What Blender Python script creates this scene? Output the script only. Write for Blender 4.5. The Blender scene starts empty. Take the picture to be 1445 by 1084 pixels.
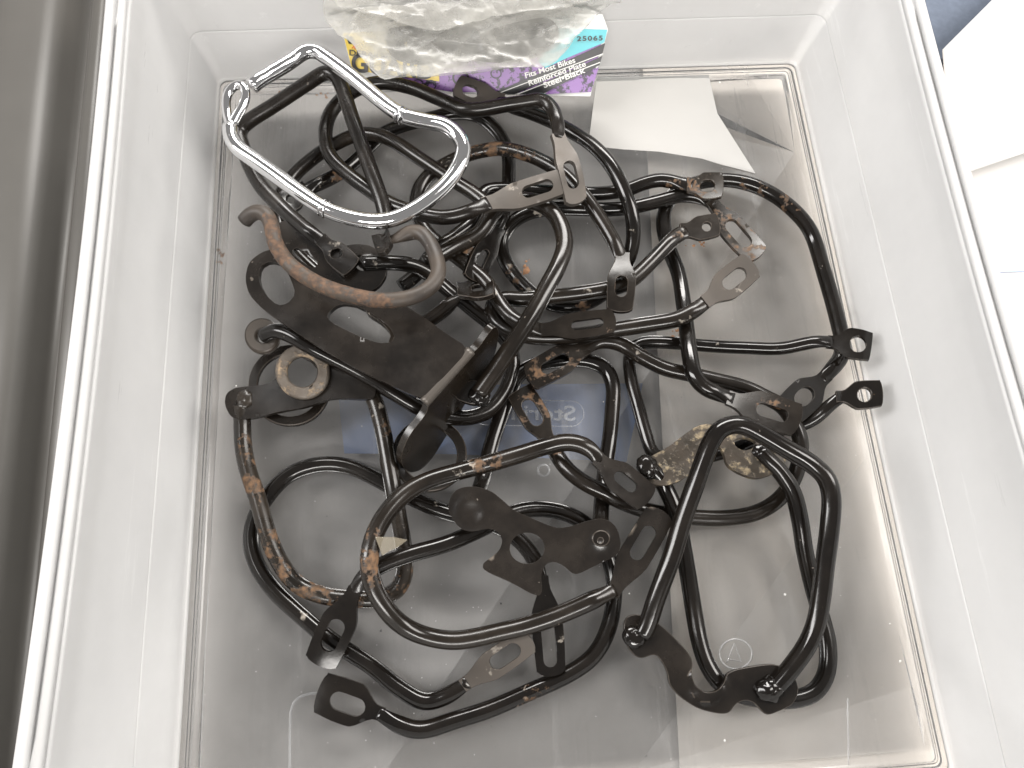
import bpy, bmesh, math, random
from mathutils import Vector, Matrix, noise
from mathutils.geometry import delaunay_2d_cdt
random.seed(7)
S = bpy.context.scene
COL = S.collection

# ------------------------------------------------------------------ camera
F_PX = 1080.0; CX, CY = 722.5, 542.0
Yc = Vector((-233., -3319., F_PX)).normalized()
_a = 20000.; _b = (F_PX*F_PX - 233*_a)/3319.
Xc = Vector((_a, _b, F_PX)).normalized()
Zc = Xc.cross(Yc)
def ray(px, py):
    d = Vector((px-CX, py-CY, F_PX))
    return Vector((Xc.dot(d), Yc.dot(d), Zc.dot(d)))
def _fl(px, py):
    d = ray(px, py); return d/(-d.z)
H_CAM = 0.290/(_fl(1110, 105).x - _fl(326, 130).x)
EYE = Vector((0, 0, H_CAM))
def P(px, py, z):
    """the spot at height z (mm) above the bin floor that the photo shows at px,py"""
    d = ray(px, py)
    return EYE + d*((z*0.001-H_CAM)/d.z)
def on_plane(px, py, p0, n):
    d = ray(px, py)
    return EYE + d*((p0-EYE).dot(n)/d.dot(n))
cam_d = bpy.data.cameras.new('camera'); cam = bpy.data.objects.new('camera', cam_d); COL.objects.link(cam)
cam_d.sensor_width = 36; cam_d.lens = F_PX/1445*36; cam_d.clip_start = 0.01; cam_d.clip_end = 100
right = Vector((Xc.x, Yc.x, Zc.x)); down = Vector((Xc.y, Yc.y, Zc.y)); fwd = Vector((Xc.z, Yc.z, Zc.z))
cam.matrix_world = Matrix(((right.x, -down.x, -fwd.x, EYE.x), (right.y, -down.y, -fwd.y, EYE.y), (right.z, -down.z, -fwd.z, EYE.z), (0, 0, 0, 1)))
S.camera = cam

# ------------------------------------------------------------------ light
w = bpy.data.worlds.new('World'); S.world = w; w.use_nodes = True
bg = w.node_tree.nodes['Background']; bg.inputs[0].default_value = (1.0, .975, .95, 1); bg.inputs[1].default_value = 0.27
def area(name, loc, target, sx, sy, power, col=(1, 1, 1)):
    l = bpy.data.lights.new(name, 'AREA'); l.shape = 'RECTANGLE'; l.size = sx; l.size_y = sy; l.energy = power; l.color = col
    o = bpy.data.objects.new(name, l); COL.objects.link(o); o.location = loc
    o.rotation_euler = (Vector(target)-Vector(loc)).to_track_quat('-Z', 'Y').to_euler()
T0 = (0.02, 0.1, 0)
area('ceiling_light_back', (0.25, 1.7, 1.25), T0, 1.6, 0.45, 54, (1, .97, .93))
area('ceiling_light_right', (1.45, 0.3, 1.1), T0, 0.5, 1.5, 34, (1, .96, .91))
area('window_light_left', (-1.4, 0.2, 1.1), T0, 0.45, 1.5, 37, (1, .98, .96))
area('fill_light_front', (-0.2, -1.5, 1.5), (0.02, 0.2, 0.05), 1.5, 0.3, 37, (1, .97, .93))  # added fill lamp on the near side, brightens the back wall
S.view_settings.view_transform = 'Standard'; S.view_settings.look = 'None'
S.view_settings.exposure = 0.08; S.view_settings.gamma = 1

# ------------------------------------------------------------------ material helpers
def new_mat(name):
    m = bpy.data.materials.new(name); m.use_nodes = True
    nt = m.node_tree; nt.nodes.clear()
    return m, nt
def N(nt, t, **kw):
    n = nt.nodes.new(t)
    for k, v in kw.items():
        if k in n.inputs: n.inputs[k].default_value = v
        else: setattr(n, k, v)
    return n
def ramp(nt, src, a, b, ca=(0, 0, 0, 1), cb=(1, 1, 1, 1)):
    r = nt.nodes.new('ShaderNodeValToRGB'); e = r.color_ramp.elements
    e[0].position = a; e[1].position = b; e[0].color = ca; e[1].color = cb
    nt.links.new(src, r.inputs[0]); return r.outputs[0]
def mixc(nt, fac, a, b):
    m = nt.nodes.new('ShaderNodeMix'); m.data_type = 'RGBA'
    for s, v in ((0, fac), (6, a), (7, b)):
        if isinstance(v, (tuple, float, int)): m.inputs[s].default_value = v
        else: nt.links.new(v, m.inputs[s])
    return m.outputs[2]
def math_n(nt, op, a, b=0.0, clamp=False):
    m = nt.nodes.new('ShaderNodeMath'); m.operation = op; m.use_clamp = clamp
    for s, v in ((0, a), (1, b)):
        if isinstance(v, (float, int)): m.inputs[s].default_value = v
        else: nt.links.new(v, m.inputs[s])
    return m.outputs[0]
def noise_n(nt, scale, detail=4, rough=.55, off=0, vec=None):
    tc = nt.nodes.new('ShaderNodeTexCoord'); mp = nt.nodes.new('ShaderNodeMapping')
    mp.inputs['Location'].default_value = (off, off*.7, off*1.3)
    if vec: mp.inputs['Scale'].default_value = vec
    nt.links.new(tc.outputs['Object'], mp.inputs[0])
    n = N(nt, 'ShaderNodeTexNoise', Scale=scale, Detail=detail, Roughness=rough)
    nt.links.new(mp.outputs[0], n.inputs['Vector']); return n.outputs['Fac']

def metal(name, base=(.016, .0145, .0135), rough=(.2, .42), rust=0.0, dust=.3, seed=0, rustcol=((.04, .024, .014), (.145, .08, .04)), bump=.07, met=0.0, edge=.0):
    m, nt = new_mat(name); L = nt.links.new
    big = noise_n(nt, 60, 5, .6, seed); fine = noise_n(nt, 420, 4, .6, seed+3); mid = noise_n(nt, 170, 5, .65, seed+7)
    grime = ramp(nt, big, .35, .75)
    c = mixc(nt, math_n(nt, 'MULTIPLY', grime, dust), (*base, 1), (.06, .043, .029, 1))
    # chips that show a paler undercoat
    chip = ramp(nt, noise_n(nt, 300, 3, .5, seed+11), .735, .76)
    c = mixc(nt, math_n(nt, 'MULTIPLY', chip, .55), c, (.19, .165, .14, 1))
    aw = N(nt, 'ShaderNodeAttribute', attribute_name='wear'); asf = N(nt, 'ShaderNodeAttribute', attribute_name='scuff')
    # rust
    rs = math_n(nt, 'ADD', math_n(nt, 'MULTIPLY', aw.outputs['Fac'], .42), rust)
    rn = math_n(nt, 'ADD', math_n(nt, 'MULTIPLY', mid, .7), math_n(nt, 'MULTIPLY', fine, .3))
    rmask = ramp(nt, math_n(nt, 'ADD', rn, math_n(nt, 'MULTIPLY', rs, .55)), .70, .78)
    rc = mixc(nt, ramp(nt, fine, .35, .65), (*rustcol[0], 1), (*rustcol[1], 1))
    c = mixc(nt, rmask, c, rc)
    smask = ramp(nt, math_n(nt, 'ADD', math_n(nt, 'MULTIPLY', rn, 1.0), math_n(nt, 'MULTIPLY', asf.outputs['Fac'], .19)), .71, .77)
    c = mixc(nt, smask, c, (.24, .215, .185, 1))
    if edge:
        geo = nt.nodes.new('ShaderNodeNewGeometry')
        em = math_n(nt, 'MULTIPLY', ramp(nt, geo.outputs['Pointiness'], .56, .66), ramp(nt, mid, .35, .6))
        c = mixc(nt, math_n(nt, 'MULTIPLY', em, edge), c, (.17, .145, .12, 1))
    b = N(nt, 'ShaderNodeBsdfPrincipled')
    L(c, b.inputs['Base Color'])
    rr = ramp(nt, big, .3, .75, (rough[0],)*3+(1,), (rough[1],)*3+(1,))
    rg = mixc(nt, rmask, rr, (.8, .8, .8, 1)); rg = mixc(nt, math_n(nt, 'MULTIPLY', grime, dust*.6), rg, (.6, .6, .6, 1)); L(rg, b.inputs['Roughness'])
    b.inputs['Metallic'].default_value = met
    b.inputs['IOR'].default_value = 1.47
    bn = N(nt, 'ShaderNodeBump', Strength=bump, Distance=.0006)
    hh = math_n(nt, 'ADD', math_n(nt, 'MULTIPLY', mid, .8), math_n(nt, 'MULTIPLY', rmask, .5))
    hh = math_n(nt, 'ADD', hh, math_n(nt, 'MULTIPLY', fine, .3)); hh = math_n(nt, 'SUBTRACT', hh, math_n(nt, 'MULTIPLY', chip, .4))
    L(hh, bn.inputs['Height']); L(bn.outputs[0], b.inputs['Normal'])
    o = N(nt, 'ShaderNodeOutputMaterial'); L(b.outputs[0], o.inputs[0])
    return m
def plain(name, col, rough=.5, met=0., nscale=0, namt=.15, bump=0, spec=.5, vec=None):
    m, nt = new_mat(name); L = nt.links.new
    b = N(nt, 'ShaderNodeBsdfPrincipled', Roughness=rough, Metallic=met)
    b.inputs['Specular IOR Level'].default_value = spec
    if nscale:
        n = noise_n(nt, nscale, 5, .6, 1, vec)
        c = mixc(nt, n, tuple(x*(1-namt) for x in col)+(1,), tuple(min(1, x*(1+namt)) for x in col)+(1,)); L(c, b.inputs['Base Color'])
        if bump:
            bn = N(nt, 'ShaderNodeBump', Strength=bump, Distance=.0008); L(n, bn.inputs['Height']); L(bn.outputs[0], b.inputs['Normal'])
    else: b.inputs['Base Color'].default_value = (*col, 1)
    o = N(nt, 'ShaderNodeOutputMaterial'); L(b.outputs[0], o.inputs[0]); return m

# ------------------------------------------------------------------ object helpers
def link(name, me, mat, parent=None, smooth=True):
    o = bpy.data.objects.new(name, me); COL.objects.link(o)
    if mat: me.materials.append(mat)
    if smooth: me.polygons.foreach_set('use_smooth', [True]*len(me.polygons))
    if parent:
        off = parent.location
        me.transform(Matrix.Translation(-off)); o.parent = parent
    return o
def thing(name, loc, label, cat, group=None):
    o = bpy.data.objects.new(name, None); o.empty_display_size = .01; COL.objects.link(o); o.location = loc
    o['label'] = label; o['category'] = cat
    if group: o['group'] = group
    return o
def tag(o, label=None, cat=None, group=None, kind=None):
    if label: o['label'] = label
    if cat: o['category'] = cat
    if group: o['group'] = group
    if kind: o['kind'] = kind
    return o
def mesh_of(name, V, Fc):
    me = bpy.data.meshes.new(name); me.from_pydata([tuple(v) for v in V], [], Fc); me.update(); return me
def bevel(o, w_=.0004, seg=2, ang=40):
    b = o.modifiers.new('bevel', 'BEVEL'); b.width = w_; b.segments = seg; b.limit_method = 'ANGLE'; b.angle_limit = math.radians(ang); b.harden_normals = False
    return o

def crom(pts, step):
    """centripetal Catmull-Rom through pts (Vectors), resampled evenly"""
    q = [pts[0]*2-pts[1]]+list(pts)+[pts[-1]*2-pts[-2]]
    out = []
    for i in range(1, len(q)-2):
        p0, p1, p2, p3 = q[i-1:i+3]
        t0 = 0; t1 = t0+max(1e-5, (p1-p0).length)**.5; t2 = t1+max(1e-5, (p2-p1).length)**.5; t3 = t2+max(1e-5, (p3-p2).length)**.5
        n = max(3, int((p2-p1).length/.0006))
        for k in range(n):
            t = t1+(t2-t1)*k/n
            A1 = p0*((t1-t)/(t1-t0))+p1*((t-t0)/(t1-t0)); A2 = p1*((t2-t)/(t2-t1))+p2*((t-t1)/(t2-t1)); A3 = p2*((t3-t)/(t3-t2))+p3*((t-t2)/(t3-t2))
            B1 = A1*((t2-t)/(t2-t0))+A2*((t-t0)/(t2-t0)); B2 = A2*((t3-t)/(t3-t1))+A3*((t-t1)/(t3-t1))
            out.append(B1*((t2-t)/(t2-t1))+B2*((t-t1)/(t2-t1)))
    out.append(pts[-1])
    L = [0]
    for a, b in zip(out, out[1:]): L.append(L[-1]+(b-a).length)
    n = max(4, int(L[-1]/step)); res = []; j = 0
    for k in range(n+1):
        s = L[-1]*k/n
        while j < len(L)-2 and L[j+1] < s: j += 1
        f = (s-L[j])/max(1e-9, L[j+1]-L[j]); res.append(out[j].lerp(out[j+1], min(1, f)))
    for _ in range(2):
        res = [res[0]]+[res[i]*.5+(res[i-1]+res[i+1])*.25 for i in range(1, len(res)-1)]+[res[-1]]
    return res, L[-1]

def ss(x): x = max(0, min(1, x)); return x*x*(3-2*x)
def tube_mesh(name, pts, r, nA=None, nB=None, step=.0016, sides=18, flatL=.011, dents=0.0, wA=None, wB=None):
    path, Ltot = crom(pts, step); n = len(path)
    T = [(path[min(i+1, n-1)]-path[max(i-1, 0)]).normalized() for i in range(n)]
    ref = nA if nA else (Vector((0, 0, 1)) if abs(T[0].z) < .8 else Vector((0, 1, 0)))
    fr = []; u = (ref-T[0]*ref.dot(T[0])).normalized()
    for i in range(n):
        u = (u-T[i]*u.dot(T[i])).normalized(); fr.append(u.copy())
    if nB:
        v = (nB-T[-1]*nB.dot(T[-1])).normalized(); a = math.atan2(T[-1].dot(fr[-1].cross(v)), fr[-1].dot(v))
        if a > math.pi/2: a -= math.pi
        if a < -math.pi/2: a += math.pi
        for i in range(n): fr[i] = Matrix.Rotation(a*ss(i/(n-1)), 3, T[i]) @ fr[i]
    V = []; Fc = []
    sd = random.random()*50
    for i in range(n):
        s = Ltot*i/(n-1); f = 0; we = r
        if nA and s < flatL: f = 1-ss(s/flatL); we = wA
        if nB and Ltot-s < flatL: f = 1-ss((Ltot-s)/flatL); we = wB
        hN = r*(1-f)+.00085*f; hB = r*(1-f)+we*.97*f
        B = T[i].cross(fr[i])
        for k in range(sides):
            a = 2*math.pi*k/sides
            p = path[i]+fr[i]*(hN*math.sin(a))+B*(hB*math.cos(a))
            if dents: p += (p-path[i])*dents*noise.noise(p*90+Vector((sd, 0, 0)))
            V.append(p)
    for i in range(n-1):
        for k in range(sides):
            k2 = (k+1) % sides
            Fc.append((i*sides+k, i*sides+k2, (i+1)*sides+k2, (i+1)*sides+k))
    Fc.append(tuple(range(sides-1, -1, -1))); Fc.append(tuple((n-1)*sides+k for k in range(sides)))
    return mesh_of(name, V, Fc)

def inside(p, poly):
    x, y = p; c = False; j = len(poly)-1
    for i in range(len(poly)):
        xi, yi = poly[i]; xj, yj = poly[j]
        if (yi > y) != (yj > y) and x < (xj-xi)*(y-yi)/(yj-yi)+xi: c = not c
        j = i
    return c
def smooth_poly(pts, it=2):
    for _ in range(it):
        o = []
        for i in range(len(pts)):
            a = pts[i]; b = pts[(i+1) % len(pts)]
            o.append((a[0]*.78+b[0]*.22, a[1]*.78+b[1]*.22)); o.append((a[0]*.22+b[0]*.78, a[1]*.22+b[1]*.78))
        pts = o
    return pts
def circle(cx, cy, rx, ry=None, n=32, rot=0):
    ry = ry or rx; c, s = math.cos(rot), math.sin(rot)
    return [(cx+rx*math.cos(t)*c-ry*math.sin(t)*s, cy+rx*math.cos(t)*s+ry*math.sin(t)*c) for t in (2*math.pi*i/n for i in range(n))]
def stadium(cx, cy, ln, wd, ang, n=8):
    r = wd/2; h = max(0, ln/2-r); o = []
    for i in range(n+1): t = -math.pi/2+math.pi*i/n; o.append((h+r*math.cos(t), r*math.sin(t)))
    for i in range(n+1): t = math.pi/2+math.pi*i/n; o.append((-h+r*math.cos(t), r*math.sin(t)))
    c, s = math.cos(ang), math.sin(ang)
    return [(cx+x*c-y*s, cy+x*s+y*c) for x, y in o]
def plate_mesh(name, outline, holes, to3d, nrm, thick, grid=7, warp=.0003):
    V2 = [Vector(p) for p in outline]; E = [(i, (i+1) % len(outline)) for i in range(len(outline))]
    for h in holes:
        b = len(V2); V2 += [Vector(p) for p in h]; E += [(b+i, b+(i+1) % len(h)) for i in range(len(h))]
    xs = [p[0] for p in outline]; ys = [p[1] for p in outline]
    y = min(ys)+grid*.5; row = 0
    while y < max(ys):
        x = min(xs)+grid*(.5 if row % 2 else 0)
        while x < max(xs):
            if inside((x, y), outline) and not any(inside((x, y), h) for h in holes):
                if min((Vector((x, y))-v).length for v in V2[:len(outline)+sum(map(len, holes))]) > grid*.45: V2.append(Vector((x, y)))
            x += grid
        y += grid; row += 1
    vs, es, fs, _, _, _ = delaunay_2d_cdt(V2, E, [], 0, 1e-4)
    tris = []
    for f in fs:
        c = sum((vs[i] for i in f), Vector((0, 0)))/len(f)
        if inside(c, outline) and not any(inside(c, h) for h in holes): tris.append(tuple(f))
    n = len(vs); top = []; bot = []
    for v in vs:
        p = to3d(v.x, v.y); nn = nrm(v.x, v.y) if callable(nrm) else nrm
        p = p+nn*(warp*(noise.noise(p*45)+1.6*noise.noise(p*22)))
        top.append(p+nn*(thick/2)); bot.append(p-nn*(thick/2))
    Fc = []; cnt = {}
    # orientation
    a, b, c = (top[i] for i in tris[0]); nn0 = nrm(*vs[tris[0][0]]) if callable(nrm) else nrm
    if (b-a).cross(c-a).dot(nn0) < 0: tris = [t[::-1] for t in tris]
    for t in tris:
        Fc.append(t); Fc.append(tuple(i+n for i in reversed(t)))
        for k in range(len(t)):
            e = (t[k], t[(k+1) % len(t)]); cnt[e] = 1
    for (a, b) in list(cnt):
        if (b, a) not in cnt: Fc.append((b, a, a+n, b+n))
    me = mesh_of(name, top+bot, Fc)
    bm = bmesh.new(); bm.from_mesh(me); bmesh.ops.delete(bm, geom=[v for v in bm.verts if not v.link_faces], context='VERTS')
    for e in bm.edges:
        if len(e.link_faces) == 2 and e.calc_face_angle(0) > .7: e.smooth = False
    bm.to_mesh(me); bm.free(); return me
def plane3(a, b, c):
    a, b, c = P(*a), P(*b), P(*c); n = (b-a).cross(c-a).normalized()
    if n.z < 0: n = -n
    return a, n
def px_plate(name, outline, holes, pl, thick, mat, parent, it=2, grid=7, bend=None, warp=.0006, bev=.0005):
    """plate of real thickness lying in plane pl; outline traced"""
    a, n = pl
    ol = smooth_poly(outline, it) if it else outline
    def f(x, y):
        p = on_plane(x, y, a, n)
        return p+n*(bend(x, y)*.001) if bend else p
    o = bevel(link(name, plate_mesh(name, ol, holes, f, n, thick, grid, warp), mat, parent), bev)
    if mat and mat.name in WORN_EDGE: o.data.materials.append(M_edge); o.modifiers['bevel'].material = 1
    return o

def set_attr(o, world_off, spots):
    me = o.data; wv = [0.]*len(me.vertices); sv = [0.]*len(me.vertices)
    for (p, rad, k) in spots:
        for i, v in enumerate(me.vertices):
            d = (v.co+world_off-p).length/rad
            if d < 1.6:
                g = math.exp(-d*d*1.2)
                if k == 'r': wv[i] = max(wv[i], g)
                else: sv[i] = max(sv[i], g)
    for nm, arr in (('wear', wv), ('scuff', sv)):
        at = me.attributes.new(nm, 'FLOAT', 'POINT'); at.data.foreach_set('value', arr)

MMPX = .29/784/ .9
def make_tab(root, neck, tb, mat, r):
    """flattened end of a guard with its bolt slot. tb: end=(x,y,z) w=px slot=(centre,length,width px) roll=mm lift per px to the side"""
    nx, ny, nz = neck; ex, ey, ez = tb['end']; wpx = tb['w']; roll = tb.get('roll', 0)
    ux, uy = ex-nx, ey-ny; Lp = math.hypot(ux, uy); ux /= Lp; uy /= Lp; vx, vy = -uy, ux
    a = P(nx, ny, nz); b = P(ex, ey, ez); c = P(nx+vx*10, ny+vy*10, nz+roll*10)
    n = (b-a).cross(c-a).normalized()
    if n.z < 0: n = -n
    h0 = tb.get('hn', 11)*.92; hw = wpx/2; o = []
    t0 = -9/Lp; te = .965 if not tb.get('round') else .8; sk = tb.get('skew', 0); prof = []
    for k in range(15):
        t = t0+(te-t0)*k/14
        prof.append((t, h0+(hw-h0)*ss((t-.0)/.40)-hw*.10*ss((t-.6)/.5)))
    wl = prof[-1][1]; cap = []
    for k in range(9):
        q = 1-2*k/8; cap.append((te+(.05 if not tb.get('flat') else .012)*(1-q*q)+(.006 if abs(q) < .99 else 0), q*wl*(.93 if abs(q) > .99 else 1)*1.0))
    pts = [(nx+ux*(t+sk*v/hw*(t > .7))*Lp+vx*v, ny+uy*(t+sk*v/hw*(t > .7))*Lp+vy*v) for t, v in prof+cap+[(t, -v) for t, v in reversed(prof)]]
    cv = random.choice((-1, 1, 1))*random.uniform(2., 4.5); cu = random.uniform(-.35, .6)
    sc, sl, sw = tb.get('slot', (.6, .42, wpx*.42))
    ang = math.atan2(uy, ux)+tb.get('sa', 0); so = tb.get('so', 0)
    hole = stadium(nx+ux*sc*Lp+vx*so, ny+uy*sc*Lp+vy*so, sl*Lp, sw, ang)
    o_ = px_plate('mounting_tab', pts, [hole], (a, n), .0022, tb.get('mat', mat), root, it=0, grid=6, warp=.0006, bev=.00035,
                  bend=lambda x, y: cv*((((x-nx)*ux+(y-ny)*uy)/Lp-.5)**2-.25)+cu*(((x-nx)*vx+(y-ny)*vy)/hw)**2-0.35*math.exp(-(((x-nx)*ux+(y-ny)*uy)/Lp)**2*18))
    hwm = (P(nx+vx*h0, ny+vy*h0, nz)-P(nx, ny, nz)).length
    return o_, (n, hwm)

def guard(label, mat, pts, r=3.8, A=None, B=None, spots=(), group='black bicycle guards tangled in the box', dents=.03, step=.0016):
    r *= .89
    W = [P(*p) for p in pts]
    cx = sum(v.x for v in W)/len(W); cy = sum(v.y for v in W)/len(W); zz = min(v.z for v in W)-r*.001
    root = thing('derailleur_guard', (cx, cy, zz), label, 'guard', group)
    kids = []; nA = nB = None
    if A: t, nA = make_tab(root, pts[0], A, mat, r); kids.append(t)
    if B: t, nB = make_tab(root, pts[-1], B, mat, r); kids.append(t)
    wA = wB = None
    if nA: nA, wA = nA
    if nB: nB, wB = nB
    tu = link('bent_tube', tube_mesh('bent_tube', W, r*.001, nA, nB, step=step, dents=dents, wA=wA, wB=wB), mat, root); kids.append(tu)
    sp = []
    for s in spots:
        x, y, rad, k = s
        q = min(pts+[t['end'] for t in (A, B) if t], key=lambda p: (p[0]-x)**2+(p[1]-y)**2)
        sp.append((P(x, y, q[2]+3), rad*MMPX, k))
    for k in kids: set_attr(k, root.location, sp)
    root['_sp'] = 0; del root['_sp']
    return root
def weld(root, px, py, z, r, mat, n=2, squash=.6):
    bm = bmesh.new()
    for i in range(n):
        c = P(px+random.uniform(-5, 5), py+random.uniform(-4, 4), z)
        m = Matrix.Translation(c) @ Matrix.Diagonal((r*random.uniform(.7, 1.1)*.001, r*random.uniform(.7, 1.1)*.001, r*squash*.001, 1))
        bmesh.ops.create_icosphere(bm, subdivisions=3, radius=1, matrix=m)
    for v in bm.verts: v.co += Vector((noise.noise(v.co*900), noise.noise(v.co*900+Vector((9, 0, 0))), noise.noise(v.co*900+Vector((0, 7, 0)))))*.0007
    me = bpy.data.meshes.new('weld_bead'); bm.to_mesh(me); bm.free()
    return link('weld_bead', me, mat, root)

# ------------------------------------------------------------------ materials
M_black = metal('black_gloss_paint', base=(.0045, .0036, .003), rough=(.10, .22), dust=.08, rust=-.02, seed=1)
M_black2 = metal('black_worn_paint', base=(.0065, .005, .0038), rough=(.14, .28), dust=.16, rust=.02, seed=5)
M_matte = metal('black_satin_steel', base=(.0065, .0052, .0043), rough=(.18, .32), dust=.16, edge=.8, rust=-.02, seed=9)
M_rusty = metal('black_rusty_paint', base=(.008, .0065, .005), rough=(.16, .34), dust=.35, rust=.05, seed=12)
M_brown = metal('brown_rusted_bar', base=(.026, .021, .018), rough=(.4, .6), dust=.9, rust=.10, seed=15, bump=.2, rustcol=((.035, .022, .015), (.11, .062, .036)))
M_edge = metal('paint_worn_off_edge', base=(.035, .029, .024), rough=(.25, .5), dust=.6, rust=.0, seed=41, met=.2)
WORN_EDGE = {'black_gloss_paint', 'black_worn_paint', 'black_satin_steel', 'black_rusty_paint', 'bare_dull_steel_end'}
M_steel = metal('bare_dull_steel_end', base=(.08, .071, .063), rough=(.3, .45), dust=.4, edge=.8, rust=.0, seed=31, met=.35)
M_grime = metal('greasy_scaled_steel', base=(.022, .018, .013), rough=(.3, .55), dust=.9, rust=.34, seed=21, rustcol=((.06, .046, .03), (.24, .19, .12)), bump=.7)
M_ring = metal('bare_worn_steel', base=(.16, .14, .12), rough=(.35, .6), dust=.8, rust=.33, seed=25, bump=.9, met=.3, rustcol=((.15, .12, .09), (.36, .27, .18)))
M_chrome, nt = new_mat('chrome_plating')
b = N(nt, 'ShaderNodeBsdfPrincipled', Metallic=1.0, Roughness=.06); 
cc = mixc(nt, ramp(nt, noise_n(nt, 90, 6, .7, 2), .62, .72), (.80, .80, .81, 1), (.50, .45, .38, 1)); nt.links.new(cc, b.inputs['Base Color'])
aw = N(nt, 'ShaderNodeAttribute', attribute_name='wear')
rm = ramp(nt, math_n(nt, 'ADD', noise_n(nt, 500, 3, .6, 1), math_n(nt, 'MULTIPLY', aw.outputs['Fac'], .4)), .70, .80, (.06,)*3+(1,), (.5,)*3+(1,)); nt.links.new(rm, b.inputs['Roughness'])
bn = N(nt, 'ShaderNodeBump', Strength=.06, Distance=.0006); nt.links.new(noise_n(nt, 200, 4, .6, 5), bn.inputs['Height']); nt.links.new(bn.outputs[0], b.inputs['Normal'])
o = N(nt, 'ShaderNodeOutputMaterial'); nt.links.new(b.outputs[0], o.inputs[0])

def milky(name, col, t_amt, sss, rough=.22, scratch=.1):
    """frosted plastic: part see-through, part scattering, with a soft gloss"""
    m, nt = new_mat(name); L = nt.links.new
    n1 = noise_n(nt, 14, 5, .6, 3); sc = noise_n(nt, 90, 6, .7, 9, (1, .08, 1)); sc2 = noise_n(nt, 900, 2, .5, 4)
    dif = N(nt, 'ShaderNodeBsdfDiffuse'); dif.inputs[0].default_value = (*col, 1)
    trl = N(nt, 'ShaderNodeBsdfTranslucent'); trl.inputs[0].default_value = (*col, 1)
    mx = N(nt, 'ShaderNodeMixShader'); mx.inputs[0].default_value = sss; L(dif.outputs[0], mx.inputs[1]); L(trl.outputs[0], mx.inputs[2])
    tr = N(nt, 'ShaderNodeBsdfTransparent'); tr.inputs[0].default_value = (.96, .97, .98, 1)
    m2 = N(nt, 'ShaderNodeMixShader')
    fac = math_n(nt, 'ADD', t_amt, math_n(nt, 'MULTIPLY', math_n(nt, 'SUBTRACT', n1, .5), .3))
    fac = math_n(nt, 'SUBTRACT', fac, math_n(nt, 'MULTIPLY', ramp(nt, sc, .62, .72), scratch), True)
    L(fac, m2.inputs[0]); L(mx.outputs[0], m2.inputs[1]); L(tr.outputs[0], m2.inputs[2])
    gl = N(nt, 'ShaderNodeBsdfGlossy'); L(ramp(nt, sc, .3, .8, (rough*.6,)*3+(1,), (rough*1.6,)*3+(1,)), gl.inputs['Roughness'])
    bn = N(nt, 'ShaderNodeBump', Strength=.05, Distance=.001); L(math_n(nt, 'ADD', math_n(nt, 'MULTIPLY', n1, 2.), math_n(nt, 'MULTIPLY', sc2, .2)), bn.inputs['Height']); L(bn.outputs[0], gl.inputs['Normal'])
    fr = N(nt, 'ShaderNodeFresnel', IOR=1.45); m3 = N(nt, 'ShaderNodeMixShader')
    L(fr.outputs[0], m3.inputs[0]); L(m2.outputs[0], m3.inputs[1]); L(gl.outputs[0], m3.inputs[2])
    o = N(nt, 'ShaderNodeOutputMaterial'); L(m3.outputs[0], o.inputs[0]); return m
M_wall = milky('frosted_plastic_wall', (.82, .82, .82), .17, .5, rough=.42)
M_floor = milky('clear_plastic_floor', (.72, .71, .70), .88, .35, rough=.24)
M_rimw = milky('frosted_plastic_rim', (.80, .80, .80), .2, .45, rough=.5)

# ------------------------------------------------------------------ the box
FX0, FX1 = P(324, 300, 0).x, P(1138, 250, 0).x
FX0 = (P(322, 221, 0).x+P(296, 700, 0).x+P(271, 1084, 0).x)/3
FX1 = (P(1109, 109, 0).x+P(1158, 332, 0).x+P(1234, 690, 0).x+P(1320, 1084, 0).x)/4
FY1 = P(1000, 107, 0).y; FY0 = P(1200, 1080, 0).y
print('floor', FX0, FX1, FY0, FY1, 'h', H_CAM)
def rring(o, z, rad, bulge=0., seg=8, side=22):
    x0, x1, y0, y1 = FX0-o*.001, FX1+o*.001, FY0-o*.001, FY1+o*.001; r = rad*.001; pts = []
    cs = [(x1-r, y0+r, -90), (x1-r, y1-r, 0), (x0+r, y1-r, 90), (x0+r, y0+r, 180)]
    for ci, (cx_, cy_, a0) in enumerate(cs):
        for k in range(seg+1):
            a = math.radians(a0+90*k/seg); pts.append([cx_+r*math.cos(a), cy_+r*math.sin(a)])
        nx_, ny_, na = cs[(ci+1) % 4]; a = math.radians(a0+90)
        p = (cx_+r*math.cos(a), cy_+r*math.sin(a)); q = (nx_+r*math.cos(a), ny_+r*math.sin(a))
        for k in range(1, side): 
            t = k/side; bl = bulge*.001*4*t*(1-t)
            pts.append([p[0]+(q[0]-p[0])*t+math.cos(a)*bl, p[1]+(q[1]-p[1])*t+math.sin(a)*bl])
    return [Vector((x, y, z*.001)) for x, y in pts]
def loft(name, levels, mat, parent, cap=False, solid=.0012):
    V = []; Fc = []
    for L_ in levels: V += rring(*L_)
    n = len(V)//len(levels)
    for i in range(len(levels)-1):
        for k in range(n):
            k2 = (k+1) % n; Fc.append((i*n+k, i*n+k2, (i+1)*n+k2, (i+1)*n+k))
    if cap:
        # flat bottom: an inner ring of quads, then one flat face
        b0 = len(V); c = sum(V[:n], Vector())/n
        V += [v+(c-v)*.02 for v in V[:n]]
        for k in range(n): k2 = (k+1) % n; Fc.append((b0+k, b0+k2, k2, k))
        Fc.append(tuple(range(b0, b0+n)))
    me_ = mesh_of(name, V, Fc); o = link(name, me_, mat, parent)
    if cap:
        for p in me_.polygons: p.use_smooth = len(p.vertices) == 4 and (p.index < n*(len(levels)-1))
    if solid:
        s = o.modifiers.new('solid', 'SOLIDIFY'); s.thickness = solid; s.offset = 1
    return o
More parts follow.
